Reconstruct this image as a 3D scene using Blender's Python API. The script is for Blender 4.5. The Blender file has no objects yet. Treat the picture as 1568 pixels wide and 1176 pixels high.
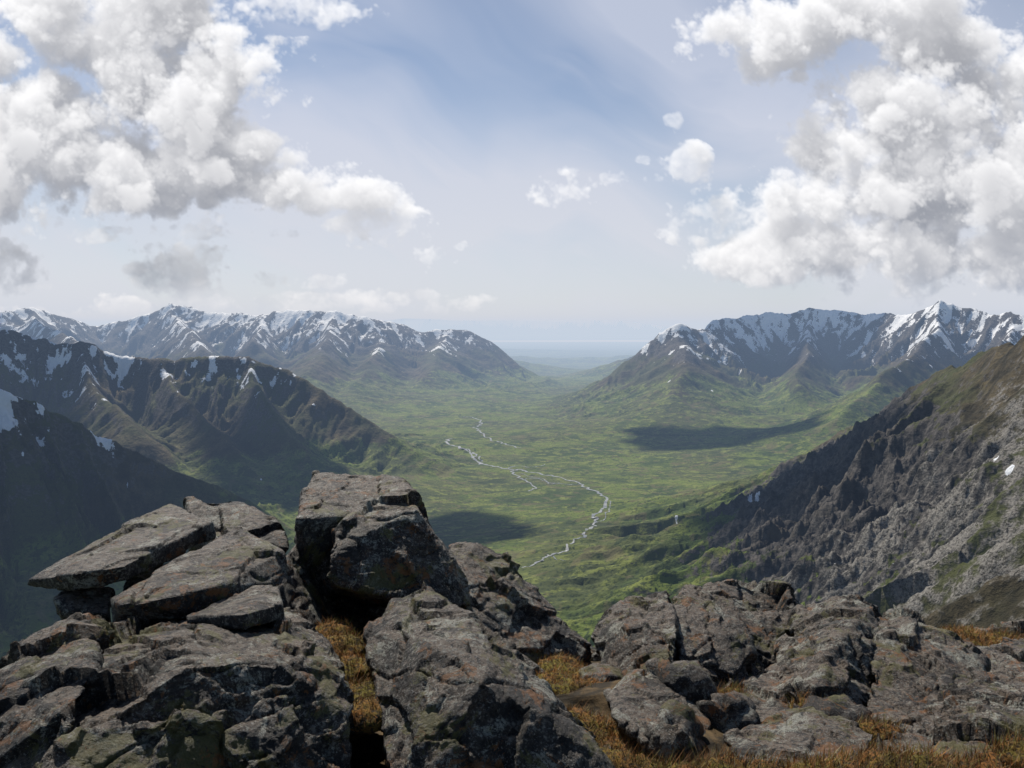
import bpy, bmesh, math, time
import numpy as np
T0=time.time()
rng=np.random.default_rng(7)
sc=bpy.context.scene
PITCH=math.radians(4.1); FO=1220.0
def sight(px,py,D):
    u=(px-784)/FO; v=(588-py)/FO
    c=math.cos(PITCH); s=math.sin(PITCH)
    yy=c+v*s; zz=-s+v*c
    return (D*u/yy, D, D*zz/yy)
def sm(x,a,b):
    t=np.clip((x-a)/(b-a),0,1); return t*t*(3-2*t)
# ---------------------------------------------------------------- noise
PM=rng.permutation(256).astype(np.int64)
ang=rng.random(256)*2*np.pi
G2x,G2y=np.cos(ang),np.sin(ang)
g3=rng.normal(size=(256,3)); g3/=np.linalg.norm(g3,axis=1)[:,None]
RV=rng.random((256,6))
def n2(x,y):
    xi=np.floor(x).astype(np.int64); yi=np.floor(y).astype(np.int64)
    fx=x-xi; fy=y-yi
    u=fx*fx*fx*(fx*(fx*6-15)+10); v=fy*fy*fy*(fy*(fy*6-15)+10)
    def g(a,b,dx,dy):
        k=PM[(PM[(xi+a)&255]+yi+b)&255]
        return G2x[k]*dx+G2y[k]*dy
    a=g(0,0,fx,fy); b=g(1,0,fx-1,fy); c=g(0,1,fx,fy-1); d=g(1,1,fx-1,fy-1)
    return ((a+(b-a)*u)*(1-v)+(c+(d-c)*u)*v)*1.5
def fbm2(x,y,o=4,g=0.5):
    s=0;a=1;t=0
    for i in range(o):
        s=s+a*n2(x+17.3*i,y-9.1*i); t+=a; a*=g; x=x*2.03; y=y*2.03
    return s/t
def rid2(x,y,o=4,g=0.5):
    s=0;a=1;t=0
    for i in range(o):
        s=s+a*(1-np.abs(n2(x+11.7*i,y+5.3*i))*1.6); t+=a; a*=g; x=x*2.1; y=y*2.1
    return s/t
def n3(p):
    pi=np.floor(p).astype(np.int64); f=p-pi; w=f*f*f*(f*(f*6-15)+10)
    out=0
    for a in (0,1):
        wa=w[:,0] if a else 1-w[:,0]
        for b in (0,1):
            wb=w[:,1] if b else 1-w[:,1]
            for c in (0,1):
                wc=w[:,2] if c else 1-w[:,2]
                k=PM[(PM[(PM[(pi[:,0]+a)&255]+pi[:,1]+b)&255]+pi[:,2]+c)&255]
                g=g3[k]
                out=out+wa*wb*wc*(g[:,0]*(f[:,0]-a)+g[:,1]*(f[:,1]-b)+g[:,2]*(f[:,2]-c))
    return out*1.5
def fbm3(p,o=4,g=0.5):
    s=0;a=1;t=0
    for i in range(o):
        s=s+a*n3(p+13.7*i); t+=a; a*=g; p=p*2.05
    return s/t
def facet3(p):
    """chiselled planes: every random cell is its own tilted facet"""
    pi=np.floor(p-.5).astype(np.int64)
    best=np.full(len(p),1e9); val=np.zeros(len(p))
    for a in (0,1):
        for b in (0,1):
            for c in (0,1):
                k=PM[(PM[(PM[(pi[:,0]+a)&255]+pi[:,1]+b)&255]+pi[:,2]+c)&255]
                r=RV[k]
                d=p-(pi+np.array([a,b,c])+.5+(r[:,:3]-.5)*.7)
                d2=(d*d).sum(1)
                v=(d*(r[:,3:]-.5)*2).sum(1)+(r[:,3]-.5)*.35
                m=d2<best
                best=np.where(m,d2,best); val=np.where(m,v,val)
    return val
# ---------------------------------------------------------------- mesh helper
def make_mesh(name,co,quads,smooth=True,mat=None):
    me=bpy.data.meshes.new(name)
    k=quads.shape[1]
    me.vertices.add(len(co)); me.vertices.foreach_set("co",np.asarray(co,dtype=np.float32).ravel())
    me.loops.add(quads.size); me.loops.foreach_set("vertex_index",quads.astype(np.int32).ravel())
    me.polygons.add(len(quads))
    me.polygons.foreach_set("loop_start",(np.arange(len(quads))*k).astype(np.int32))
    me.polygons.foreach_set("use_smooth",np.full(len(quads),smooth))
    me.update(calc_edges=True)
    ob=bpy.data.objects.new(name,me); sc.collection.objects.link(ob)
    if mat: me.materials.append(mat)
    return ob
def add_col(me,name,arr):
    at=me.attributes.new(name,'FLOAT_COLOR','POINT')
    at.data.foreach_set("color",np.asarray(arr,dtype=np.float32).ravel())
def grid_quads(nr,nc,wrap=False):
    r=np.arange(nr-1)[:,None]; c=np.arange(nc if wrap else nc-1)[None,:]
    c2=(c+1)%nc
    return np.stack([r*nc+c,r*nc+c2,(r+1)*nc+c2,(r+1)*nc+c],-1).reshape(-1,4)
# ---------------------------------------------------------------- node helper
class NT:
    def __init__(s,nt): s.t=nt; s.n=nt.nodes; s.l=nt.links
    def put(s,sock,v):
        if isinstance(v,bpy.types.NodeSocket): s.l.new(v,sock)
        else:
            if sock.type=='RGBA' and len(v)==3: v=(*v,1)
            sock.default_value=v
    def m(s,op,a,b=0.0,c=None,clamp=False):
        n=s.n.new('ShaderNodeMath'); n.operation=op; n.use_clamp=clamp
        s.put(n.inputs[0],a); s.put(n.inputs[1],b)
        if c is not None: s.put(n.inputs[2],c)
        return n.outputs[0]
    def ss(s,x,a,b,o0=0.0,o1=1.0):
        n=s.n.new('ShaderNodeMapRange'); n.interpolation_type='SMOOTHSTEP'
        s.put(n.inputs[0],x); n.inputs[1].default_value=a; n.inputs[2].default_value=b
        n.inputs[3].default_value=o0; n.inputs[4].default_value=o1
        return n.outputs[0]
    def mix(s,f,a,b):
        n=s.n.new('ShaderNodeMix'); n.data_type='RGBA'
        s.put(n.inputs[0],f); s.put(n.inputs[6],a); s.put(n.inputs[7],b)
        return n.outputs[2]
    def noise(s,vec,scale,detail=5,rough=.55,dist=0):
        n=s.n.new('ShaderNodeTexNoise'); s.put(n.inputs['Vector'],vec)
        n.inputs['Scale'].default_value=scale; n.inputs['Detail'].default_value=detail
        n.inputs['Roughness'].default_value=rough; n.inputs['Distortion'].default_value=dist
        return n.outputs[0]
    def bump(s,h,strength,dist,nrm=None):
        n=s.n.new('ShaderNodeBump'); s.put(n.inputs['Height'],h)
        n.inputs['Strength'].default_value=strength; n.inputs['Distance'].default_value=dist
        if nrm: s.l.new(nrm,n.inputs['Normal'])
        return n.outputs[0]
def new_mat(name):
    m=bpy.data.materials.new(name); m.use_nodes=True
    nt=NT(m.node_tree)
    b=m.node_tree.nodes['Principled BSDF']
    return m,nt,b
# ================================================================ TERRAIN
FLX=[-2e5,0,3000,11000,25000,50000,3e5]; FLZ=[-860,-860,-880,-1030,-1180,-1250,-1250]
def ridge(pts,L,p=1.1,gs=350.,ga=.16,jag=12.,dz0=0.):
    P=np.array([q if len(q)==4 else sight(*q)+(0,) for q in pts],float)[:,:3]
    P[0,2]-=dz0
    return dict(p=P,L=L,pw=p,gs=gs,ga=ga,jag=jag)
W=lambda x,y,z:(x,y,z,0)
RID=[
 # far snowy range on the left
 ridge([(-120,474,10500),(0,476,11000),(45,469,11500),(100,484,12000),(150,498,12500),(200,488,12500),(265,466,12500),(330,477,12300),(400,481,12000),(440,474,12000),(515,475,11800),(560,486,11800),(620,498,12300)],1900,1.15,420,.28,20),
 ridge([(515,480,11800),(490,530,10000),(470,585,8400)],1000,1.1,350,.18,8,90),
 ridge([(265,470,12500),(290,505,10500),(330,560,8800)],1000,1.1,350,.18,8,90),
 ridge([(45,471,11500),(70,500,9600),(120,520,8200)],1000,1.1,350,.18,8,90),
 ridge([(400,480,12000),(395,520,10300)],900,1.1,350,.18,8,90),
 # green peak left of the gap
 ridge([(620,498,12300),(650,508,12500),(680,502,12600),(712,503,12700),(750,520,12900),(790,548,13000),(830,577,13000),(865,602,13000)],1500,1.15,500,.2,8),
 ridge([(690,503,12600),(660,560,10600),(625,615,9000)],1100,1.15,400,.2,8,60),
 ridge([(600,500,12200),(560,560,9800),(530,610,8300)],1000,1.15,400,.2,8,60),
 # brown ridge, left middle distance
 ridge([(-200,485,4600),(-60,496,4700),(0,504,4800),(50,515,4900),(140,528,5000),(190,545,5100),(250,551,5100),(330,536,5100),(385,538,5100),(440,562,5100),(500,598,5000),(560,638,4950),(620,680,4900),(690,720,4800)],760,1.15,210,.30,10),
 ridge([(385,541,5100),(410,610,4600),(450,680,4200)],420,1.15,160,.2,6,50),
 ridge([(250,551,5100),(290,610,4500),(350,690,4000)],380,1.15,160,.2,6,50),
 ridge([(120,528,5000),(150,590,4400),(200,650,3900)],450,1.15,160,.2,6,50),
 # dark ridge, left near
 ridge([(-260,540,2300),(-100,572,2500),(0,589,2600),(60,604,2700),(130,640,2800),(200,680,2900),(280,722,2950),(350,752,3000),(420,790,3000),(480,840,2950)],620,1.15,150,.28,8),
 # snowy range on the right
 ridge([(838,620,9300),(880,599,9200),(920,577,9100),(960,548,9000),(990,524,9000),(1010,509,9000),(1040,498,9000),(1080,499,9200),(1100,489,9500),(1150,480,9900),(1200,477,10000),(1240,469,10000),(1280,474,9900),(1330,480,9700),(1385,479,9000),(1415,469,8700),(1440,455,8500),(1470,466,8400),(1500,472,8300),(1540,481,8000),(1620,478,7500),(1750,488,7000)],1400,1.15,340,.32,19),
 ridge([(1040,500,9000),(1050,550,8000),(1030,620,7000)],1000,1.2,400,.16,7,60),
 ridge([(1240,477,10000),(1235,530,8600),(1220,590,7400)],700,1.1,300,.18,8,100),
 ridge([(1440,463,8500),(1410,530,7300),(1340,590,6300),(1270,640,5500)],700,1.15,300,.18,8,90),
 ridge([(1560,486,7900),(1500,545,6300),(1440,590,5200)],600,1.15,260,.18,8,80),
 # hazy ridges in the gap
 ridge([(1030,512,14000),(960,546,14500),(900,564,15200),(850,576,15800)],1100,1.15,500,.12,8),
 ridge([(620,520,18000),(760,545,18000),(820,556,18500)],1500,1.15,500,.12,8),
 ridge([(760,542,25000),(850,548,26000),(930,546,26500),(1040,535,25000)],1500,1.2,600,.12,10),
 ridge([(700,532,38000),(800,534,38000),(880,536,38500)],2500,1.2,900,.12,10),
 # rocky slope on the right, near
 ridge([W(-20,-400,-120),W(0,-60,-12),W(0,0,-3),W(300,200,-50),W(800,900,-60),(1600,490,1500),(1500,546,1900),(1430,571,2300),(1370,602,2700),(1300,652,3100),(1240,693,3500),(1190,736,3900)],760,1.12,240,.15,8),
 ridge([(1500,560,1900),(1380,640,1750),(1270,745,1600)],240,1.15,130,.16,5,60),
 # mountains across the inlet
 ridge([(560,493,98000),(620,487,98000),(700,488,98000),(800,485,98000),(880,488,98000),(960,492,98000),(1040,499,98000)],5000,1.1,4000,.1,60),
]
def height(x,y,full=False):
    r=np.hypot(x,y)
    fl=np.interp(y,FLX,FLZ)
    w=np.minimum(.014*r,130)*sm(r,300,1500)
    wx=x+w*fbm2(x/900+3,y/900,3); wy=y+w*fbm2(x/900-7,y/900+9,3)
    acc=np.zeros_like(x); top=np.zeros_like(x); gul=np.zeros_like(x)
    for R in RID:
        P=R['p']; best=np.full(x.shape,1e18); bt=np.zeros_like(x); bz=np.zeros_like(x); s0=0
        for i in range(len(P)-1):
            a=P[i]; b=P[i+1]; dx,dy=b[0]-a[0],b[1]-a[1]; l2=dx*dx+dy*dy
            t=np.clip(((wx-a[0])*dx+(wy-a[1])*dy)/l2,0,1)
            d2=(wx-a[0]-t*dx)**2+(wy-a[1]-t*dy)**2
            m=d2<best; l=math.sqrt(l2)
            best=np.where(m,d2,best); bt=np.where(m,s0+t*l,bt); bz=np.where(m,a[2]+t*(b[2]-a[2]),bz); s0+=l
        d=np.sqrt(best); L=R['L']
        q=d/L
        fq=np.exp(-(q/1.3)**4)          # detail dies away towards the foot of the slope
        jj=R['jag']*sm(r,200,900)*(fbm2(bt/(R['gs']*.6),bt*0+R['L'],5,.62)*2.0)*fq
        H=np.maximum(bz+jj-fl,0)
        hi=H*np.exp(-q**R['pw'])
        rg=rid2(bt/R['gs']+R['L']*.37,d/(R['gs']*4.5)+1.7,5,.55)
        hi=hi-R['ga']*H*(q*np.exp(1-q))*fq*(1-rg)*1.6*sm(d,0,R['gs']*.35)*sm(r,60,500)
        hi=np.maximum(hi,0)
        gul=np.where(hi>top,rg,gul); top=np.maximum(top,hi)
        acc+=(hi/1000)**12
    h=1000*acc**(1/12)
    far=sm(r,300,3500)
    rel=h
    k=sm(rel,60,500)
    h=h+k*far*(rid2(x/600,y/600,5,.5)-.80)*70
    near=sm(r,80,900)*(1-sm(r,3500,7000))
    h=h+sm(rel,180,560)*near*((rid2(x/210,y/210,4,.5)-.72)*24+ (rid2(x/50,y/50,4,.55)-.72)*11)
    # crag band on the near right-hand slope
    cb=sm(x,350,600)*(1-sm(y,2600,3300))*sm(y,900,1300)*sm(rel,230,400)*(1-sm(rel,600,760))
    h=h+cb*((rid2(x/150+4,y/150,5,.6)-.66)*80)
    h=h+(.25+.75*sm(rel,20,150))*sm(r,300,1200)*(1-sm(r,20000,40000))*(fbm2(x/420,y/420,4)*10+fbm2(x/90,y/90,3)*2)
    # gentle river terraces in the valley floor
    tr=fbm2(x/700+2,y/1100,3)
    h=h+(1-sm(rel,60,160))*sm(y,4300,5200)*(1-sm(y,9000,12000))*(sm(tr,.02,.08)+sm(tr,.20,.26))*6
    z=fl+h
    # summit platform under the camera
    loc=-1.50-.36*np.maximum(0,y-3.2)-.8*np.maximum(0,y-5.6-.12*x)-.9*np.maximum(0,-x-1.6)-.28*np.clip(x-.7,0,1.2)-.15*np.maximum(0,x-4)+.10*fbm2(x/.8,y/.8,4)-.3*np.maximum(0,-y-2)
    b=sm(r,12,60)
    z=loc*(1-b)+z*b
    if full: return z,h,gul,fl,cb
    return z
def hit(px,py):
    u,_,tz=sight(px,py,1.0)
    D=np.geomspace(60,60000,2600)
    z=height(u*D,D); k=np.argmax(z>tz*D)
    return (u*D[k],D[k],z[k])
A=np.concatenate([np.radians(np.linspace(-37,37,1100)),np.radians(np.linspace(37,323,62))[1:-1]])
RR=np.concatenate([np.geomspace(.05,12,70),np.geomspace(12,250,50)[1:],np.geomspace(250,1000,150)[1:],np.geomspace(1000,14500,820)[1:],np.geomspace(14500,120000,110)[1:]])
AA,RG=np.meshgrid(A,RR)
X=(np.sin(AA)*RG).ravel(); Y=(np.cos(AA)*RG).ravel()
Z,HR,GU,FL,CB=height(X,Y,True)
R_=np.hypot(X,Y)
# cover masks
reg=np.clip(sm(Y,5600,6800)+sm(-X,900,1500)*sm(Y,1500,2200),0,1)
nn=fbm2(X/260,Y/260,4); nb=fbm2(X/1800+5,Y/1800,2); nf=fbm2(X/75,Y/75+3,4,.6)
snow=.23+(Z+230)/520*.40+(.66-GU)*1.6+nn*.5+nb*.35+nf*.9
snow=np.where((Y<6000)&(X<0),snow-.07+.07*sm(-X,2300,3200)+nf*.9,snow)
snow=np.where(X>0,snow+.07,snow)
snow=snow*reg*sm(Z,-600,-280)
snow=np.where(Y<300,0,snow)
fy=sm(Y,6500,8500)
h2=HR+fbm2(X/500,Y/500,4)*180
grn=(1-sm(h2,240,640))*(1-fy)+(1-sm(h2,190,600))*fy
lf=sm(-X,150,600)*(1-sm(Y,5200,6200))
grn=grn*(1-lf*sm(HR,110,330)*.8)
rock=sm(HR+fbm2(X/400+9,Y/400,3)*200,520,860)
rock=np.where((X>250)&(Y<4200)&(Y>300),.16+.62*CB,rock)
rock=np.maximum(rock,lf*.30*sm(HR,180,450))
scree=sm(X,150,420)*(1-sm(Y,1100,1800))*sm(Y,150,300)*sm(HR,60,200)
nearm=1-sm(R_,20,120)
scree=np.maximum(scree,0)*.5+nearm
patches=[(1025,584,26,14),(1090,598,16,12),(1133,573,22,9),(1425,561,20,18),(1545,723,7,12),(1368,862,4,9),(1358,872,3,6),(480,621,14,24),(400,735,6,12),(1278,862,3,5),(1322,546,34,18),(1148,762,12,5),(1160,758,12,5),(1036,797,9,4),(1525,702,5,9),(1378,568,24,12),(395,632,7,7),(445,590,9,7),(290,575,9,9),(235,600,7,7),(75,660,6,9),(150,650,6,9),(15,650,14,18),(35,700,5,9),(125,710,5,5),(195,745,4,4)]
for (a,b,w,h_) in patches:
    p=hit(a,b); d=((X-p[0])/w)**2+((Y-p[1])/(w*1.3))**2
    snow=np.maximum(snow,1.4*np.exp(-d)*(0.75+.5*nn))
tm,nt,bs=new_mat('mountain_ground')
geo=nt.n.new('ShaderNodeNewGeometry'); pos=geo.outputs['Position']
att=nt.n.new('ShaderNodeAttribute'); att.attribute_name='cover'
sp=nt.n.new('ShaderNodeSeparateColor'); nt.l.new(att.outputs['Color'],sp.inputs[0])
sx=nt.n.new('ShaderNodeSeparateXYZ'); nt.l.new(geo.outputs['Normal'],sx.inputs[0])
S,Gn,Rk=sp.outputs; SCR=att.outputs['Alpha']
a1=nt.noise(pos,1/420,6,.6); a2=nt.noise(pos,1/70,7,.62); a3=nt.noise(pos,1/14,6,.66); a4=nt.noise(pos,9,7,.65); a5=nt.noise(pos,1/3.2,5,.7)
a0=nt.noise(pos,1/1100,6,.6,.8)
tund=nt.mix(nt.ss(a2,.35,.65),(.034,.028,.014),(.112,.086,.042))
tund=nt.mix(nt.ss(a1,.40,.60),tund,(.066,.072,.024))
tund=nt.mix(nt.m('MULTIPLY',nt.ss(a3,.50,.60),.5),tund,(.022,.021,.012))
gr=nt.mix(nt.ss(a1,.42,.58),(.048,.076,.015),(.125,.162,.027))
gr=nt.mix(nt.m('MULTIPLY',nt.ss(a0,.48,.56),.7),gr,(.080,.088,.030))
gr=nt.mix(nt.m('MULTIPLY',nt.ss(a2,.50,.62),.9),gr,(.180,.205,.044))
gr=nt.mix(nt.m('MULTIPLY',nt.ss(a3,.52,.60),.8),gr,(.024,.040,.012))
gr=nt.mix(nt.m('MULTIPLY',nt.ss(nt.noise(pos,1/150,5,.6,1.5),.54,.62),.55),gr,(.135,.11,.055))
gr=nt.mix(nt.m('MULTIPLY',nt.ss(nt.noise(pos,1/230,6,.68,2.5),.56,.61),.75),gr,(.024,.040,.012))
gf=nt.ss(nt.m('ADD',Gn,nt.m('ADD',nt.m('MULTIPLY',nt.m('SUBTRACT',a2,.5),1.0),nt.m('MULTIPLY',nt.m('SUBTRACT',a1,.5),.9))),.36,.66)
veg=nt.mix(gf,tund,gr)
rc=nt.mix(nt.ss(a3,.35,.65),(.024,.022,.020),(.115,.103,.091))
rc=nt.mix(nt.ss(a2,.5,.7),rc,(.080,.068,.052))
steep=nt.ss(sx.outputs[2],.78,.55)
rf=nt.ss(nt.m('ADD',nt.m('ADD',Rk,nt.m('MULTIPLY',steep,.30)),nt.m('ADD',nt.m('MULTIPLY',nt.m('SUBTRACT',a2,.5),1.3),nt.m('MULTIPLY',nt.m('SUBTRACT',a3,.5),.8))),.42,.62)
col=nt.mix(rf,veg,rc)
sc_c=nt.mix(nt.ss(a3,.36,.60),(.050,.046,.034),(.17,.155,.135))
sc_c=nt.mix(nt.ss(a5,.46,.56),sc_c,(.24,.225,.20))
sc_c=nt.mix(nt.ss(a5,.44,.38),sc_c,(.035,.032,.026))
nearc=nt.mix(nt.ss(a4,.42,.6),(.030,.024,.016),(.11,.075,.038))
scf=nt.ss(nt.m('ADD',SCR,nt.m('ADD',nt.m('MULTIPLY',nt.m('SUBTRACT',a2,.5),1.6),nt.m('MULTIPLY',nt.m('SUBTRACT',a3,.5),.8))),.33,.55)
col=nt.mix(scf,col,sc_c)
col=nt.mix(nt.ss(SCR,.8,1.0),col,nearc)
sf=nt.ss(nt.m('ADD',S,nt.m('ADD',nt.m('MULTIPLY',nt.m('SUBTRACT',a2,.5),1.2),nt.m('MULTIPLY',nt.m('SUBTRACT',a3,.5),1.1))),.60,.68)
col=nt.mix(sf,col,(.80,.82,.85))
nt.l.new(col,bs.inputs['Base Color']); bs.inputs['Roughness'].default_value=.9
bs.inputs['Specular IOR Level'].default_value=.15
b0=nt.bump(a4,.8,.03); b0=nt.bump(a5,.8,1.3,b0); b1=nt.bump(a3,.9,7.0,b0); b2=nt.bump(a2,.8,22.0,b1)
nt.l.new(b2,bs.inputs['Normal'])
terr=make_mesh('mountain_terrain',np.stack([X,Y,Z],1),grid_quads(len(RR),len(A),True),True,tm)
add_col(terr.data,'cover',np.stack([snow,grn,rock,scree],1))
# ================================================================ RIVER
wm,nt,bs=new_mat('river_water')
geo=nt.n.new('ShaderNodeNewGeometry')
f=nt.ss(nt.noise(geo.outputs['Position'],1/25,4),.42,.58)
nt.l.new(nt.mix(f,(.12,.135,.145),(.28,.29,.285)),bs.inputs['Base Color']); bs.inputs['Roughness'].default_value=.45
def ribbon(name,pts,w0,w1,seed=0,wig=10):
    P=np.array([hit(*p)[:2] for p in pts]); n=18*(len(P)-1)
    t=np.linspace(0,len(P)-1,n); i=np.clip(t.astype(int),0,len(P)-2); f=(t-i)[:,None]
    g=lambda k:P[np.clip(k,0,len(P)-1)]
    p0,p1,p2,p3=g(i-1),g(i),g(i+1),g(i+2)
    C=.5*((2*p1)+(-p0+p2)*f+(2*p0-5*p1+4*p2-p3)*f**2+(-p0+3*p1-3*p2+p3)*f**3)
    s=np.arange(n)*.22+seed
    wg=wig*(C[:,1]/6000)**1.3
    C[:,0]+=wg*n2(s,s*0+.5)*3; C[:,1]+=wg*n2(s,s*0+7.5)*4
    T=np.gradient(C,axis=0); T/=np.linalg.norm(T,axis=1)[:,None]+1e-9
    N=np.stack([-T[:,1],T[:,0]],1)
    w=(w0+(w1-w0)*np.linspace(0,1,n))*(1+.9*n2(s*2.3,s*0+3.3))
    rows=[]
    for k in (-1,-.33,.33,1):
        Q=C+N*(w*k*.5)[:,None]; rows.append(np.stack([Q[:,0],Q[:,1],height(Q[:,0],Q[:,1])+1.3],1))
    zc=np.max([q[:,2] for q in rows],0)
    V=np.stack(rows,1); V[:,:,2]=zc[:,None]
    return make_mesh(name,V.reshape(-1,3),grid_quads(n,4),True,wm)
ribbon('river',[(690,672),(688,680),(704,686),(722,694),(730,706),(745,713),(775,718),(810,722),(850,730),(885,741),(908,752),(926,766),(922,780),(908,790),(914,800),(898,812),(895,824),(872,832),(866,845),(840,852),(826,862),(800,870)],19,6,1,12)
ribbon('river',[(735,660),(742,668),(760,676),(780,682),(797,687)],14,10,5,7)
ribbon('river',[(735,660),(728,655),(738,648),(725,640),(704,640)],13,11,8,8)
ribbon('river',[(775,718),(790,714),(815,716),(835,712)],7,5,12,9)
ribbon('river',[(782,719),(790,728),(800,735),(818,745),(812,752)],10,8,13,9)
ribbon('river',[(800,735),(826,733),(840,741),(856,740)],8,5,63,9)
ribbon('river',[(704,686),(716,690),(736,700),(733,712)],11,9,23,10)
ribbon('river',[(800,726),(830,736),(862,742),(885,741)],6,5,33,10)
ribbon('river',[(926,766),(934,776),(928,788),(914,800)],5,4,73,6)
ribbon('river',[(838,850),(850,856),(866,860)],4,3,15,4)
sea=make_mesh('sea',np.array([(-60000,66000,-1236),(90000,66000,-1236),(120000,92000,-1236),(-100000,92000,-1236)]),np.array([[0,1,2,3]]),False)
sm_,nt,bs=new_mat('sea_water'); bs.inputs['Base Color'].default_value=(.55,.57,.59,1); bs.inputs['Roughness'].default_value=.6; bs.inputs['Specular IOR Level'].default_value=.2
sea.data.materials.append(sm_)
# ================================================================ HAZE
def haze(name,sig,hz,lo,hi):
    hm=bpy.data.materials.new(name); hm.use_nodes=True; N=hm.node_tree.nodes; Lk=hm.node_tree.links; N.clear()
    o=N.new('ShaderNodeOutputMaterial'); va=N.new('ShaderNodeVolumeAbsorption'); em=N.new('ShaderNodeEmission'); ad=N.new('ShaderNodeAddShader')
    sig=np.array(sig)*1e-5; hz=np.array(hz)
    va.inputs['Density'].default_value=1e-4; va.inputs['Color'].default_value=(*(1-sig/1e-4),1)
    J=sig*hz; em.inputs['Color'].default_value=(*(J/J.max()),1); em.inputs['Strength'].default_value=float(J.max())  # glow built into the haze stands in for scattered sunlight
    Lk.new(va.outputs[0],ad.inputs[0]); Lk.new(em.outputs[0],ad.inputs[1]); Lk.new(ad.outputs[0],o.inputs['Volume'])
    hv=np.array([(x,y,z) for z in (lo[2],hi[2]) for y in (lo[1],hi[1]) for x in (lo[0],hi[0])])
    make_mesh(name,hv,np.array([[0,2,3,1],[4,5,7,6],[0,1,5,4],[2,6,7,3],[0,4,6,2],[1,3,7,5]]),False,hm)
haze('atmospheric_haze',[1.25,1.65,2.3],[.62,.67,.75],(-130000,-130000,-1500),(130000,130000,650))
haze('valley_haze',[1.6,2.0,2.6],[.60,.66,.76],(-60000,6500,-1450),(60000,13400,500))
haze('lowland_haze',[1.9,2.4,3.1],[.57,.64,.76],(-60000,13500,-1400),(60000,124000,500))
# ================================================================ CLOUDS IN VIEW
NX,NY,ND=1180,384,34
cpx=np.linspace(-110,1680,NX); cpy=np.linspace(-75,500,NY); cell=1.5; dz=6.0
B=np.full((NY,NX,ND),-1.0,np.float32); DK=np.zeros((NY,NX),np.float32); SMK=np.zeros((NY,NX),np.float32)
zc=(np.arange(ND)+.5)*dz
blobs=[(80,10,120,55),(140,60,95,50),(190,110,85,50),(330,110,80,75),(310,55,80,45),(220,160,95,62),(50,170,110,62),(25,240,120,80),(115,255,100,60),(250,265,100,45),(350,265,85,42),(405,283,85,34),(480,304,75,22),(378,232,46,32),(0,300,85,50),(310,185,70,50),(240,-10,60,40),(-20,90,70,70),(180,300,80,34),(280,300,80,30),(540,300,42,18),
 (1120,45,62,45),(1200,45,85,52),(1285,25,95,48),(1180,85,42,24),(1345,5,95,30),
 (1425,85,68,50),(1445,55,38,28),(1345,150,58,52),(1400,200,108,88),(1490,190,90,90),(1575,110,60,65),(1300,240,64,62),(1370,290,110,78),(1480,290,130,88),(1570,250,90,115),(1250,318,76,45),(1200,350,68,40),(1180,392,70,30),(1300,375,118,45),(1440,395,138,50),(1565,400,100,46),(1610,330,85,105),(1130,400,60,22)]
nbig=len(blobs)
blobs+=[(450,12,95,34),(520,25,50,22),(140,361,48,13),(290,354,60,16),(320,346,30,20),(570,350,75,22),(618,345,38,17),(430,361,50,10),(658,393,26,22),(495,431,48,13),(710,377,20,9),(60,441,45,8),(180,355,30,9),
 (1095,335,60,32),(870,290,36,24),(900,277,28,14),(950,275,45,14),(1050,255,28,24),(1026,188,16,15),(990,245,20,10)]
dark=[(280,412,66,38),(238,426,42,20),(4,405,50,42),(312,398,36,28),(415,428,30,18)]
for i in range(60):
    x=rng.uniform(300,740) if i<42 else rng.uniform(0,350)
    blobs.append((x,rng.uniform(452,474) if i<42 else rng.uniform(470,488),rng.uniform(18,50),rng.uniform(8,17)))
for j,(cx,cy,rx,ry) in enumerate(blobs+dark):
    if j<nbig: rx*=1.12; ry*=1.12
    rz=min(rx,ry*1.5,96); c0=102+rng.uniform(-1,1)*max(0,min(40,98-rz))
    x0,x1=np.searchsorted(cpx,[cx-rx*2,cx+rx*2]); y0,y1=np.searchsorted(cpy,[cy-ry*2,cy+ry*2])
    if x1<=x0 or y1<=y0: continue
    qx=((cpx[x0:x1]-cx)/rx)[None,:,None]; qy=((cpy[y0:y1]-cy)/ry)[:,None,None]
    qy=np.where(qy>0,qy*1.15,qy); qz=((zc-c0)/rz)[None,None,:]
    v=(1-np.sqrt(qx*qx+qy*qy+qz*qz)).astype(np.float32)
    B[y0:y1,x0:x1]=np.maximum(B[y0:y1,x0:x1],v)
    q2=np.clip(1.5-np.sqrt(qx*qx+qy*qy)[:,:,0],0,1)
    if j>=nbig: SMK[y0:y1,x0:x1]=np.maximum(SMK[y0:y1,x0:x1],q2)
    else: SMK[y0:y1,x0:x1]*=(1-.8*q2)
    if j>=len(blobs): DK[y0:y1,x0:x1]=np.maximum(DK[y0:y1,x0:x1],q2)
def wmat(n,sp):
    t=np.arange(n)/sp; i=np.floor(t).astype(int); f=t-i
    m=int(i.max())+4; M=np.zeros((n,m),np.float32)
    ws=[(1-f)**3/6,(3*f**3-6*f**2+4)/6,(-3*f**3+3*f**2+3*f+1)/6,f**3/6]
    for k,w in enumerate(ws): M[np.arange(n),i+k]+=w
    return M
fb=np.zeros((NY,NX,ND),np.float32); fs_=np.zeros((NY,NX,ND),np.float32)
for sp,am,a2_ in ((80,.80,0),(42,.60,.2),(22,.46,.7),(11,.34,.6),(5.5,.25,.4),(3.2,.17,.25)):
    My=wmat(NY,sp/cell); Mx=wmat(NX,sp/cell); Mz=wmat(ND,max(sp/dz,1.0))
    lat=rng.normal(size=(My.shape[1],Mx.shape[1],Mz.shape[1])).astype(np.float32)
    q=np.tensordot(lat,Mz,axes=(2,1)); q=np.tensordot(Mx,q,axes=(1,1)); q=np.tensordot(My,q,axes=(1,1))
    q/=q.std()
    if a2_: fs_+=a2_*q
    fb+=am*(np.abs(q)-.8)
    del q
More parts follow.
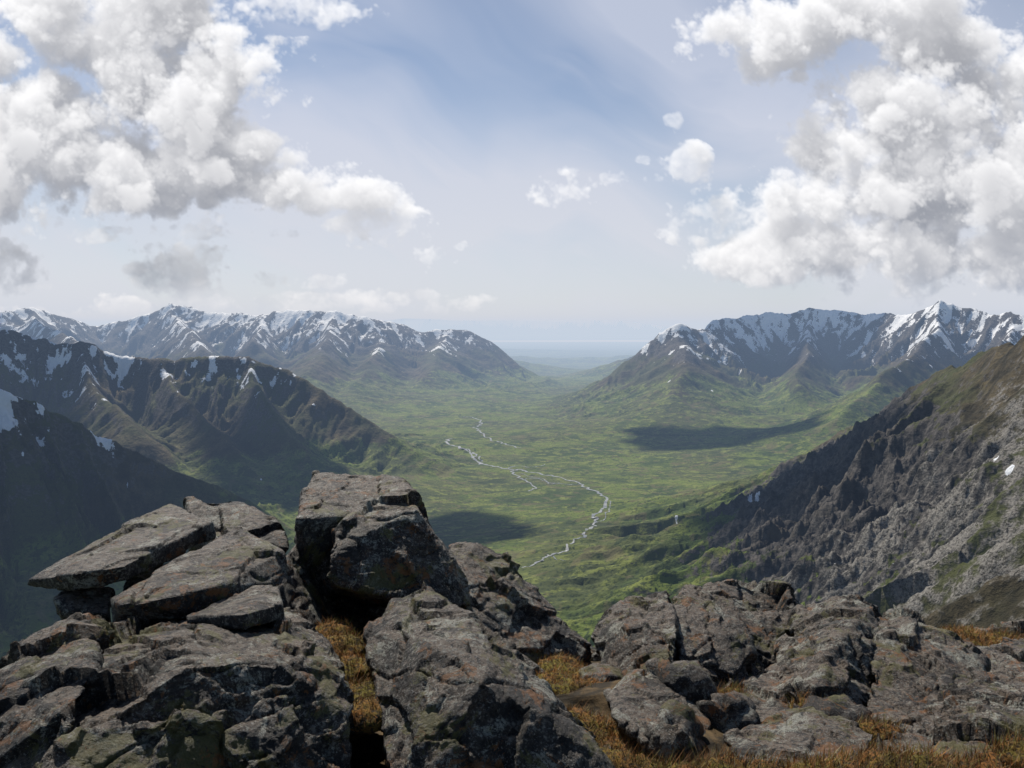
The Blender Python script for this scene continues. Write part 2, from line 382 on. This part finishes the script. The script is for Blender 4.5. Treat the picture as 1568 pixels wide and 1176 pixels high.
fb/=2.5; fs_/=2.15
k=SMK[...,None]
dens=B+fb*1.2*(1-k)-.05+k*(fs_*1.1-.29)
del fb,fs_
dens=np.clip(dens*2.6,0,1)*(1-.70*k)
dens[B<=-.9]=0
OD=np.zeros((NX,ND),np.float32); sxx=.34; sdd=.10
Cc=np.zeros((NY,NX),np.float32); Tr=np.ones((NY,NX),np.float32)
Lall=np.empty((NY,NX,ND),np.float32)
for y in range(NY):
    Lall[y]=.50*np.exp(-OD*1.1)+.50*np.exp(-OD*.30)
    o2=OD+dens[y]*2.0*.030
    s=np.roll(o2,1,0); s[0]=0; o2=o2*(1-sxx)+s*sxx
    s=np.roll(o2,1,1); s[:,0]=0; o2=o2*(1-sdd)+s*sdd
    OD=o2*.994
for d in range(ND):
    a=1-np.exp(-dens[:,:,d]*dz*.055)
    Cc+=Tr*a*Lall[:,:,d]; Tr*=1-a
al=1-Tr; Lm=Cc/np.maximum(al,1e-3)
del Lall,dens,B
sunc=np.array([.94,.925,.90]); amb=np.array([.20,.21,.245])
rgb=Lm[...,None]*sunc+amb  # sun and self-shadow baked into the emitted cloud colours
rgb=rgb*(1-.52*DK[...,None])  # shade on the dark-listed clouds painted in as grey
PX,PY=np.meshgrid(cpx,cpy)
# thin high cirrus veil
cx=PX*.9+PY*.45; cy=-PX*.35+PY*.9
wq=fbm2(PX/420,PY/420,3)
ci=fbm2(cx/520+wq*.5,cy/220+wq*.6,5,.45)
cj=np.maximum(0,fbm2(cx/260+9,cy/40+wq*2,4,.5))*sm(fbm2(PX/300+4,PY/200,2),-.1,.25)
ac=np.clip(.40+ci*.8+cj*.3,0.08,.7)+.40*sm(PY,60,340)
ac=np.clip(ac,0,.9)
aT=al+(1-al)*ac
cc=np.array([.63,.665,.78])
cc=cc[None,None,:]+(np.array([.07,.05,.0])*sm(PY,120,420)[...,None])
rgbT=(rgb*al[...,None]+cc*((1-al)*ac)[...,None])/np.maximum(aT,1e-4)[...,None]
aT=aT*sm(PY,500,470)
c_=math.cos(PITCH); s_=math.sin(PITCH)
U=(PX-784)/FO; V=(588-PY)/FO
dv=np.stack([U,c_+V*s_,-s_+V*c_],-1); dv/=np.linalg.norm(dv,axis=2)[...,None]
cm=bpy.data.materials.new('clouds'); cm.use_nodes=True; N=cm.node_tree.nodes; Lk=cm.node_tree.links; N.clear()
o=N.new('ShaderNodeOutputMaterial'); at=N.new('ShaderNodeAttribute'); at.attribute_name='cloud'; em=N.new('ShaderNodeEmission'); tr=N.new('ShaderNodeBsdfTransparent'); mx=N.new('ShaderNodeMixShader')
Lk.new(at.outputs['Color'],em.inputs[0]); Lk.new(at.outputs['Alpha'],mx.inputs[0]); Lk.new(tr.outputs[0],mx.inputs[1]); Lk.new(em.outputs[0],mx.inputs[2]); Lk.new(mx.outputs[0],o.inputs[0])
try: cm.cycles.emission_sampling='NONE'
except Exception as e: print(e)
co=(dv*128000).reshape(-1,3)
cl=make_mesh('clouds',co,grid_quads(NY,NX),True,cm)
add_col(cl.data,'cloud',np.concatenate([rgbT.reshape(-1,3),aT.reshape(-1,1)],1))
# ================================================================ SUN + SKY
SEL,SAZ=48.0,-24.0
sd=np.array([math.sin(math.radians(SAZ))*math.cos(math.radians(SEL)),math.cos(math.radians(SAZ))*math.cos(math.radians(SEL)),math.sin(math.radians(SEL))])
from mathutils import Vector
sl=bpy.data.lights.new('sun','SUN'); sl.energy=5.0; sl.angle=math.radians(.5); sl.color=(1,.95,.87)
so=bpy.data.objects.new('sun',sl); sc.collection.objects.link(so)
so.rotation_euler=Vector(sd).to_track_quat('Z','Y').to_euler()
w=bpy.data.worlds.new('World'); sc.world=w; w.use_nodes=True
N=w.node_tree.nodes; Lk=w.node_tree.links
sk=N.new('ShaderNodeTexSky'); sk.sky_type='NISHITA'; sk.sun_disc=False
sk.sun_elevation=math.radians(SEL); sk.sun_rotation=math.radians(SAZ); sk.altitude=1300; sk.air_density=1.0; sk.dust_density=1.2; sk.ozone_density=1.5
Lk.new(sk.outputs[0],N['Background'].inputs[0]); N['Background'].inputs[1].default_value=.082
# clouds added above the frame to cast shadows on ridges and valley
om,nt,bs=new_mat('shadow_cloud_mat'); bs.inputs['Base Color'].default_value=(.85,.86,.88,1); bs.inputs['Roughness'].default_value=1
def overhead(tx,ty,tz,rx,ry,seed):
    alt=9000.; k=(alt-tz)/sd[2]
    cx,cy=tx+sd[0]*k,ty+sd[1]*k
    bm=bmesh.new(); bmesh.ops.create_icosphere(bm,subdivisions=5,radius=1)
    v=np.array([q.co[:] for q in bm.verts]); fa=np.array([[q.index for q in f.verts] for f in bm.faces]); bm.free()
    n=fbm3(v*1.4+seed,5,.55)
    v=v*(1+.95*n)[:,None]
    v=v*np.array([rx,ry,450])+np.array([cx,cy,alt])
    make_mesh('shadow_cloud',v,fa,True,om)
overhead(-1750,2500,-500,1250,780,1.0)
overhead(-3100,4500,-400,600,330,5.0)
overhead(-1300,4300,-500,420,220,9.0)
overhead(-6000,9800,-200,1600,700,12.0)
overhead(3300,9300,-400,1300,500,27.0)
overhead(-200,3200,-880,260,220,41.0)
overhead(850,2300,-500,300,360,53.0)
overhead(1700,6000,-800,700,260,61.0)
# ================================================================ ROCKS
rm,nt,bs=new_mat('lichen_covered_rock')
tc=nt.n.new('ShaderNodeTexCoord'); ob=tc.outputs['Object']
geo=nt.n.new('ShaderNodeNewGeometry'); sx=nt.n.new('ShaderNodeSeparateXYZ'); nt.l.new(geo.outputs['Normal'],sx.inputs[0])
r1=nt.noise(ob,2.2,6,.6); r2=nt.noise(ob,9,8,.65,.4); r3=nt.noise(ob,34,8,.78); r4=nt.noise(ob,120,5,.75)
base=nt.mix(nt.ss(r2,.38,.62),(.014,.012,.011),(.056,.048,.039))
base=nt.mix(nt.m('MULTIPLY',nt.ss(r1,.46,.60),.65),base,(.098,.062,.037))
lit_top=nt.m('MULTIPLY',nt.ss(sx.outputs[2],.66,.96),.50)
base=nt.mix(lit_top,base,(.31,.235,.17))  # upward faces painted paler and warmer, a sunlit look in the colour
base=nt.mix(nt.ss(r3,.55,.585),base,(.21,.195,.165))
base=nt.mix(nt.m('MULTIPLY',nt.ss(r3,.48,.44),.9),base,(.009,.008,.008))
base=nt.mix(nt.m('MULTIPLY',nt.ss(r4,.56,.61),.7),base,(.44,.42,.37))
pale=nt.ss(nt.noise(ob,4.6,11,.82,.8),.54,.56)
base=nt.mix(nt.m('MULTIPLY',nt.m('MULTIPLY',pale,nt.ss(r4,.40,.5)),.9),base,(.42,.42,.35))
blk=nt.ss(nt.noise(ob,3.9,11,.82,.6),.525,.555)
base=nt.mix(nt.m('MULTIPLY',blk,.8),base,(.011,.010,.010))
yel=nt.ss(nt.noise(ob,3.3,10,.78,.5),.545,.575)
base=nt.mix(nt.m('MULTIPLY',yel,.65),base,(.15,.14,.035))
orange=nt.ss(nt.noise(ob,7.7,10,.78,.5),.565,.595)
base=nt.mix(nt.m('MULTIPLY',orange,.75),base,(.26,.11,.03))
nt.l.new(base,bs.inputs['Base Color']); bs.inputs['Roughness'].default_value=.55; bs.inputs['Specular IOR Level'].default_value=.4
hb=nt.m('ADD',nt.m('MULTIPLY',r3,.65),nt.m('MULTIPLY',r4,.35))
b1=nt.bump(hb,1.0,.042); b2=nt.bump(r2,.7,.06,b1); nt.l.new(b2,bs.inputs['Normal'])
def displace(v,nrm,sc_=1.0,fa=.065):
    q=v+0.03*np.stack([n3(v*5+k*31) for k in range(3)],1)
    d=fa*facet3(q/.36)+fa*.45*facet3(q/.13+7)+.016*fbm3(v/.20,5,.68)+.013*fbm3(v/.045,3,.65)
    cr=np.abs(fbm3(v*np.array([1.3,1.3,3.])+40,3,.5)); d=d-.016*np.exp(-(cr/.012)**2)
    return v+nrm*(d*sc_)[:,None]
def rock(name,pts,vox=.0105,amp=1.0,smooth=2):
    bm=bmesh.new()
    for p in pts: bm.verts.new(sight(*p))
    r=bmesh.ops.convex_hull(bm,input=bm.verts)
    junk=[g for g in set(r['geom_interior']+r['geom_unused']) if isinstance(g,bmesh.types.BMVert)]
    if junk: bmesh.ops.delete(bm,geom=junk,context='VERTS')
    bmesh.ops.recalc_face_normals(bm,faces=bm.faces)
    me=bpy.data.meshes.new('t'); bm.to_mesh(me); bm.free()
    ob=bpy.data.objects.new('t',me); sc.collection.objects.link(ob)
    m=ob.modifiers.new('r','REMESH'); m.mode='VOXEL'; m.voxel_size=vox
    m=ob.modifiers.new('s','SMOOTH'); m.iterations=smooth; m.factor=.5
    dg=bpy.context.evaluated_depsgraph_get(); me2=bpy.data.meshes.new_from_object(ob.evaluated_get(dg))
    bpy.data.objects.remove(ob); bpy.data.meshes.remove(me)
    n=len(me2.vertices); co=np.empty(n*3,np.float32); me2.vertices.foreach_get('co',co); co=co.reshape(-1,3).astype(float)
    nm=np.empty(n*3,np.float32); me2.vertex_normals.foreach_get('vector',nm); nm=nm.reshape(-1,3)
    co=displace(co,nm,amp)
    me2.vertices.foreach_set('co',co.astype(np.float32).ravel())
    me2.polygons.foreach_set('use_smooth',np.ones(len(me2.polygons),bool)); me2.update()
    me2.materials.clear(); me2.materials.append(rm); me2.name=name
    o=bpy.data.objects.new(name,me2); sc.collection.objects.link(o); return o
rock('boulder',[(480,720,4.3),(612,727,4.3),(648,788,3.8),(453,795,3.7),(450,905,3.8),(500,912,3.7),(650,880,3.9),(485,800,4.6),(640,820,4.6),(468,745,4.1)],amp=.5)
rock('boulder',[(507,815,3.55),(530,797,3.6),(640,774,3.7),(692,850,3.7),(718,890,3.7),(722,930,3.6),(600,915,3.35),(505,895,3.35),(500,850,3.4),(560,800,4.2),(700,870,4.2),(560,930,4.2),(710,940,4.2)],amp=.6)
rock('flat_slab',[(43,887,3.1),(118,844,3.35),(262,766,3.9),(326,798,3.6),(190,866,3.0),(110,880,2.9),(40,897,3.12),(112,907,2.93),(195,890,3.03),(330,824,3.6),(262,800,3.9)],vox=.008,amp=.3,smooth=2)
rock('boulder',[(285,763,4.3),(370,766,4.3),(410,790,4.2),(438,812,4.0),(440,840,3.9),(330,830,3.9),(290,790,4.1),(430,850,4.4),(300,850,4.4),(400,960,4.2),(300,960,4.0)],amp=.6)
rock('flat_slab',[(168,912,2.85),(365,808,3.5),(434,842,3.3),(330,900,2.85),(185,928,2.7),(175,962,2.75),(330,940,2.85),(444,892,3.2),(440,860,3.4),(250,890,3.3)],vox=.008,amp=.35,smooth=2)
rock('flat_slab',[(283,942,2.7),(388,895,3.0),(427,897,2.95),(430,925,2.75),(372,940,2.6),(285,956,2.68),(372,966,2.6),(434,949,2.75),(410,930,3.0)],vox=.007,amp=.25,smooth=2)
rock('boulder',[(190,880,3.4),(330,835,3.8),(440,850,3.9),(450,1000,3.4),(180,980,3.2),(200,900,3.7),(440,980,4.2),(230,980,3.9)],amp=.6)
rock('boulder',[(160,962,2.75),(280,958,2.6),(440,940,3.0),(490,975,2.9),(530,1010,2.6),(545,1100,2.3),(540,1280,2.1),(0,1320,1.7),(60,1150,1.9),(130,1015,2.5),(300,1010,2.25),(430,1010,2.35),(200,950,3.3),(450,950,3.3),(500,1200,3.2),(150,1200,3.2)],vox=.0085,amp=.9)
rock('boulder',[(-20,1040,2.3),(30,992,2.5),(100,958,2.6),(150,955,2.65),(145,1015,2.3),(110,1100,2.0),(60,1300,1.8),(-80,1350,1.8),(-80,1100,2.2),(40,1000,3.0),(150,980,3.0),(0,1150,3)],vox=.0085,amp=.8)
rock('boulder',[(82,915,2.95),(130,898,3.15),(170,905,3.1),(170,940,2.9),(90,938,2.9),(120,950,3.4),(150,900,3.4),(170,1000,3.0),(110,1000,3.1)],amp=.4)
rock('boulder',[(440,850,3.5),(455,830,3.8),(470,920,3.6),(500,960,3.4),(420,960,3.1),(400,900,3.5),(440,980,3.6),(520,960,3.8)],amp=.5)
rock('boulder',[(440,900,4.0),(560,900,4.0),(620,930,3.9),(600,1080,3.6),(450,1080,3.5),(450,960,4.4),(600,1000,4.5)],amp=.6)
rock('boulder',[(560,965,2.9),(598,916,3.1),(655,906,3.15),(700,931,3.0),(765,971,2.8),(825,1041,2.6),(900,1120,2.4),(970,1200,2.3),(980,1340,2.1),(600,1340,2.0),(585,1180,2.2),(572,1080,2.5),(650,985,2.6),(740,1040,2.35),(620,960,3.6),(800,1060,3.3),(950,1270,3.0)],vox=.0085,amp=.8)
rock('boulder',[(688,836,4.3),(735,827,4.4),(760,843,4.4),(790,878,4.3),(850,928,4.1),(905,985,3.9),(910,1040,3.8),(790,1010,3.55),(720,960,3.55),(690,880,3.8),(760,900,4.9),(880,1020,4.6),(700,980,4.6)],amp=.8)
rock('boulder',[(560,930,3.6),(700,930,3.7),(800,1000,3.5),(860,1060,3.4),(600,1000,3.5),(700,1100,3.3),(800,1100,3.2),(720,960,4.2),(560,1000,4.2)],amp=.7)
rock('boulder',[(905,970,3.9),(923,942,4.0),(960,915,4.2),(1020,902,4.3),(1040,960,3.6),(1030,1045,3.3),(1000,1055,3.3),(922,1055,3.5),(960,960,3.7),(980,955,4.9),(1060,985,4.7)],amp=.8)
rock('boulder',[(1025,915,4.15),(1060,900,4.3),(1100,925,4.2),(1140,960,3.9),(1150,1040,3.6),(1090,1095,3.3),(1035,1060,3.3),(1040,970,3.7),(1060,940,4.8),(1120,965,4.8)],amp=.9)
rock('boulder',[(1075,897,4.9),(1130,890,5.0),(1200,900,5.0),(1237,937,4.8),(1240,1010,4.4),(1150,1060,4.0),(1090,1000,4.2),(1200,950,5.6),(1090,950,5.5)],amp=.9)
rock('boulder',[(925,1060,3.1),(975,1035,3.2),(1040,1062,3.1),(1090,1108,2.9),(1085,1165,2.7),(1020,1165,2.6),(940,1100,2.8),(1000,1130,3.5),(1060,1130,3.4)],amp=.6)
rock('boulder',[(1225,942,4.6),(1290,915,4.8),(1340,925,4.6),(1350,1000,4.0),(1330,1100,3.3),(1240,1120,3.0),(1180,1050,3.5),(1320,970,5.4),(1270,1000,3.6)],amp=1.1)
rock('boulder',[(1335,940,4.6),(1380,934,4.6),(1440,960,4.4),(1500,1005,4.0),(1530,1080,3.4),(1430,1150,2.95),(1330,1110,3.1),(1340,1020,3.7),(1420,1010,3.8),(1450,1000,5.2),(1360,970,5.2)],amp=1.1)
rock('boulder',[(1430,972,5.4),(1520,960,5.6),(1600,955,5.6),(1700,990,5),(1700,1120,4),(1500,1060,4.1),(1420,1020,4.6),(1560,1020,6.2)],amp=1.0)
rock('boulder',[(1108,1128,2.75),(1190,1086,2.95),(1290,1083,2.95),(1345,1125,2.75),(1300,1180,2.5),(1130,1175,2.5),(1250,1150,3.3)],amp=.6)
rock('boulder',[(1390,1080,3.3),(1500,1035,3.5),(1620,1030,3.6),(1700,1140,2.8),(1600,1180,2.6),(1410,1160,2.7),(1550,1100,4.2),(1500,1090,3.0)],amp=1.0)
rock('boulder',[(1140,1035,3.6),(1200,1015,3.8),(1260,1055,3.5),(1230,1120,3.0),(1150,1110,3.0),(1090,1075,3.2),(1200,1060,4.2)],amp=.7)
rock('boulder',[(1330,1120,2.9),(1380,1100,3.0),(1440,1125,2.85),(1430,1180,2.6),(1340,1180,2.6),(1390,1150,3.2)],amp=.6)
# loose stones
bm=bmesh.new(); bmesh.ops.create_icosphere(bm,subdivisions=4,radius=1)
iv=np.array([q.co[:] for q in bm.verts]); ifa=np.array([[q.index for q in f.verts] for f in bm.faces]); bm.free()
vs=[];fs=[];off=0
for i in range(240):
    x=rng.uniform(.2,4.6); y=rng.uniform(2.3,6.6); s=.035+.15*rng.random()**2
    if x>y*.8: continue
    pn=iv+rng.normal(size=3)*50
    v=iv*(1+.5*facet3(pn/.9)+.25*fbm3(pn*1.5,4))[:,None]*np.array([1,rng.uniform(.6,1),rng.uniform(.4,.8)])*s
    a=rng.uniform(0,6.28); ca,sa=math.cos(a),math.sin(a)
    v=np.stack([v[:,0]*ca-v[:,1]*sa,v[:,0]*sa+v[:,1]*ca,v[:,2]],1)
    z=float(height(np.array([x]),np.array([y]))[0])
    vs.append(v+np.array([x,y,z+s*.15])); fs.append(ifa+off); off+=len(iv)
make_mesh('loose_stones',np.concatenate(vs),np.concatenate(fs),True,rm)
# moss + dry grass
mm,nt,bs=new_mat('moss')
tc=nt.n.new('ShaderNodeTexCoord'); ob=tc.outputs['Object']
m1=nt.noise(ob,5,5,.6); m2=nt.noise(ob,60,6,.7)
c=nt.mix(nt.ss(m1,.4,.62),(.26,.11,.022),(.19,.155,.022)); c=nt.mix(nt.ss(m2,.55,.4),c,(.04,.025,.010))
nt.l.new(c,bs.inputs['Base Color']); bs.inputs['Roughness'].default_value=1
nt.l.new(nt.bump(m2,1.0,.02),bs.inputs['Normal'])
gm,nt,bs=new_mat('dry_grass')
at=nt.n.new('ShaderNodeAttribute'); at.attribute_name='tint'; nt.l.new(at.outputs['Color'],bs.inputs['Base Color']); bs.inputs['Roughness'].default_value=.8
mounds=[(505,965,3.2,.09),(520,985,3.05,.09),(535,1020,2.85,.09),(555,1060,2.65,.08),(565,1085,2.5,.07),
 (815,1008,3.75,.12),(850,1025,3.6,.14),(880,1052,3.4,.14),(862,1078,3.2,.14),(905,1092,3.1,.14),(930,1122,2.9,.14),(962,1152,2.75,.14),(1003,1180,2.6,.12),(905,1040,3.6,.12),(930,1172,2.6,.12),(850,1050,3.3,.12),(890,1110,2.9,.12),(900,1065,3.3,.13),(945,1115,3.0,.11),
 (1060,1188,2.5,.10),(1110,1180,2.5,.09),(1180,1190,2.45,.09),(1250,1192,2.4,.09),(1300,1186,2.4,.10),(1365,1172,2.45,.10),(1425,1180,2.4,.10),(1480,1188,2.4,.10),(1545,1180,2.4,.10),(1590,1160,2.4,.10),
 (1345,1118,2.95,.08),(1120,1065,3.4,.07),(1240,1082,3.25,.07),(1110,1000,4.3,.10),(1160,920,5.1,.11),(1480,978,5.2,.17),(1545,985,5.2,.17),(1450,1000,4.8,.12),(1600,990,5.2,.16)]
vs=[];fs=[];off=0;bp=[];bt=[]
for (a,b,D,r) in mounds:
    c=np.array(sight(a,b,D)); 
    v=iv*(1+.45*fbm3(iv*2.2+c*9,5,.6))[:,None]*np.array([r*1.15,r*1.15,r*.6])+c-np.array([0,0,r*.35])
    vs.append(v); fs.append(ifa+off); off+=len(iv)
    k=v[(iv[:,2]>.0)]; n=int(1400*(r/.12)**2)
    bp.append(k[rng.integers(0,len(k),n)]+rng.normal(size=(n,3))*.004); bt.append(np.full(n,.85 if a<1000 else 1.5))
make_mesh('moss',np.concatenate(vs),np.concatenate(fs),True,mm)
bp=np.concatenate(bp); bt=np.concatenate(bt); n=len(bp)
ln=(.012+.024*rng.random(n)**1.5)*bt; a=rng.uniform(0,6.28,n); lean=rng.uniform(.1,1.3,n)
side=np.stack([np.cos(a),np.sin(a),0*a],1)*(.0013)
tip=np.stack([-np.sin(a)*lean,np.cos(a)*lean,np.ones(n)],1)*ln[:,None]
v=np.stack([bp-side,bp+side,bp+tip],1).reshape(-1,3)
g=make_mesh('dry_grass',v,np.arange(n*3).reshape(-1,3),False,gm)
pal=np.array([(.33,.135,.025),(.22,.18,.025),(.29,.20,.08),(.12,.06,.018),(.34,.27,.14)])
pi_=fbm3(bp*4,3)
cc=pal[rng.choice(5,n,p=[.40,.25,.10,.2,.05])]*rng.uniform(.6,1.15,(n,1))*(1+pi_*1.2)[:,None].clip(.4,1.6)
add_col(g.data,'tint',np.concatenate([np.repeat(cc,3,0),np.ones((n*3,1))],1))
# ================================================================ CAMERA
cd=bpy.data.cameras.new('camera'); cam=bpy.data.objects.new('camera',cd); sc.collection.objects.link(cam)
cd.sensor_width=36; cd.lens=36*FO/1568; cd.clip_start=.05; cd.clip_end=400000
cam.location=(0,0,0); cam.rotation_euler=(math.radians(90)-PITCH,0,0)
sc.camera=cam
sc.view_settings.view_transform='Standard'; sc.view_settings.look='None'; sc.view_settings.exposure=0
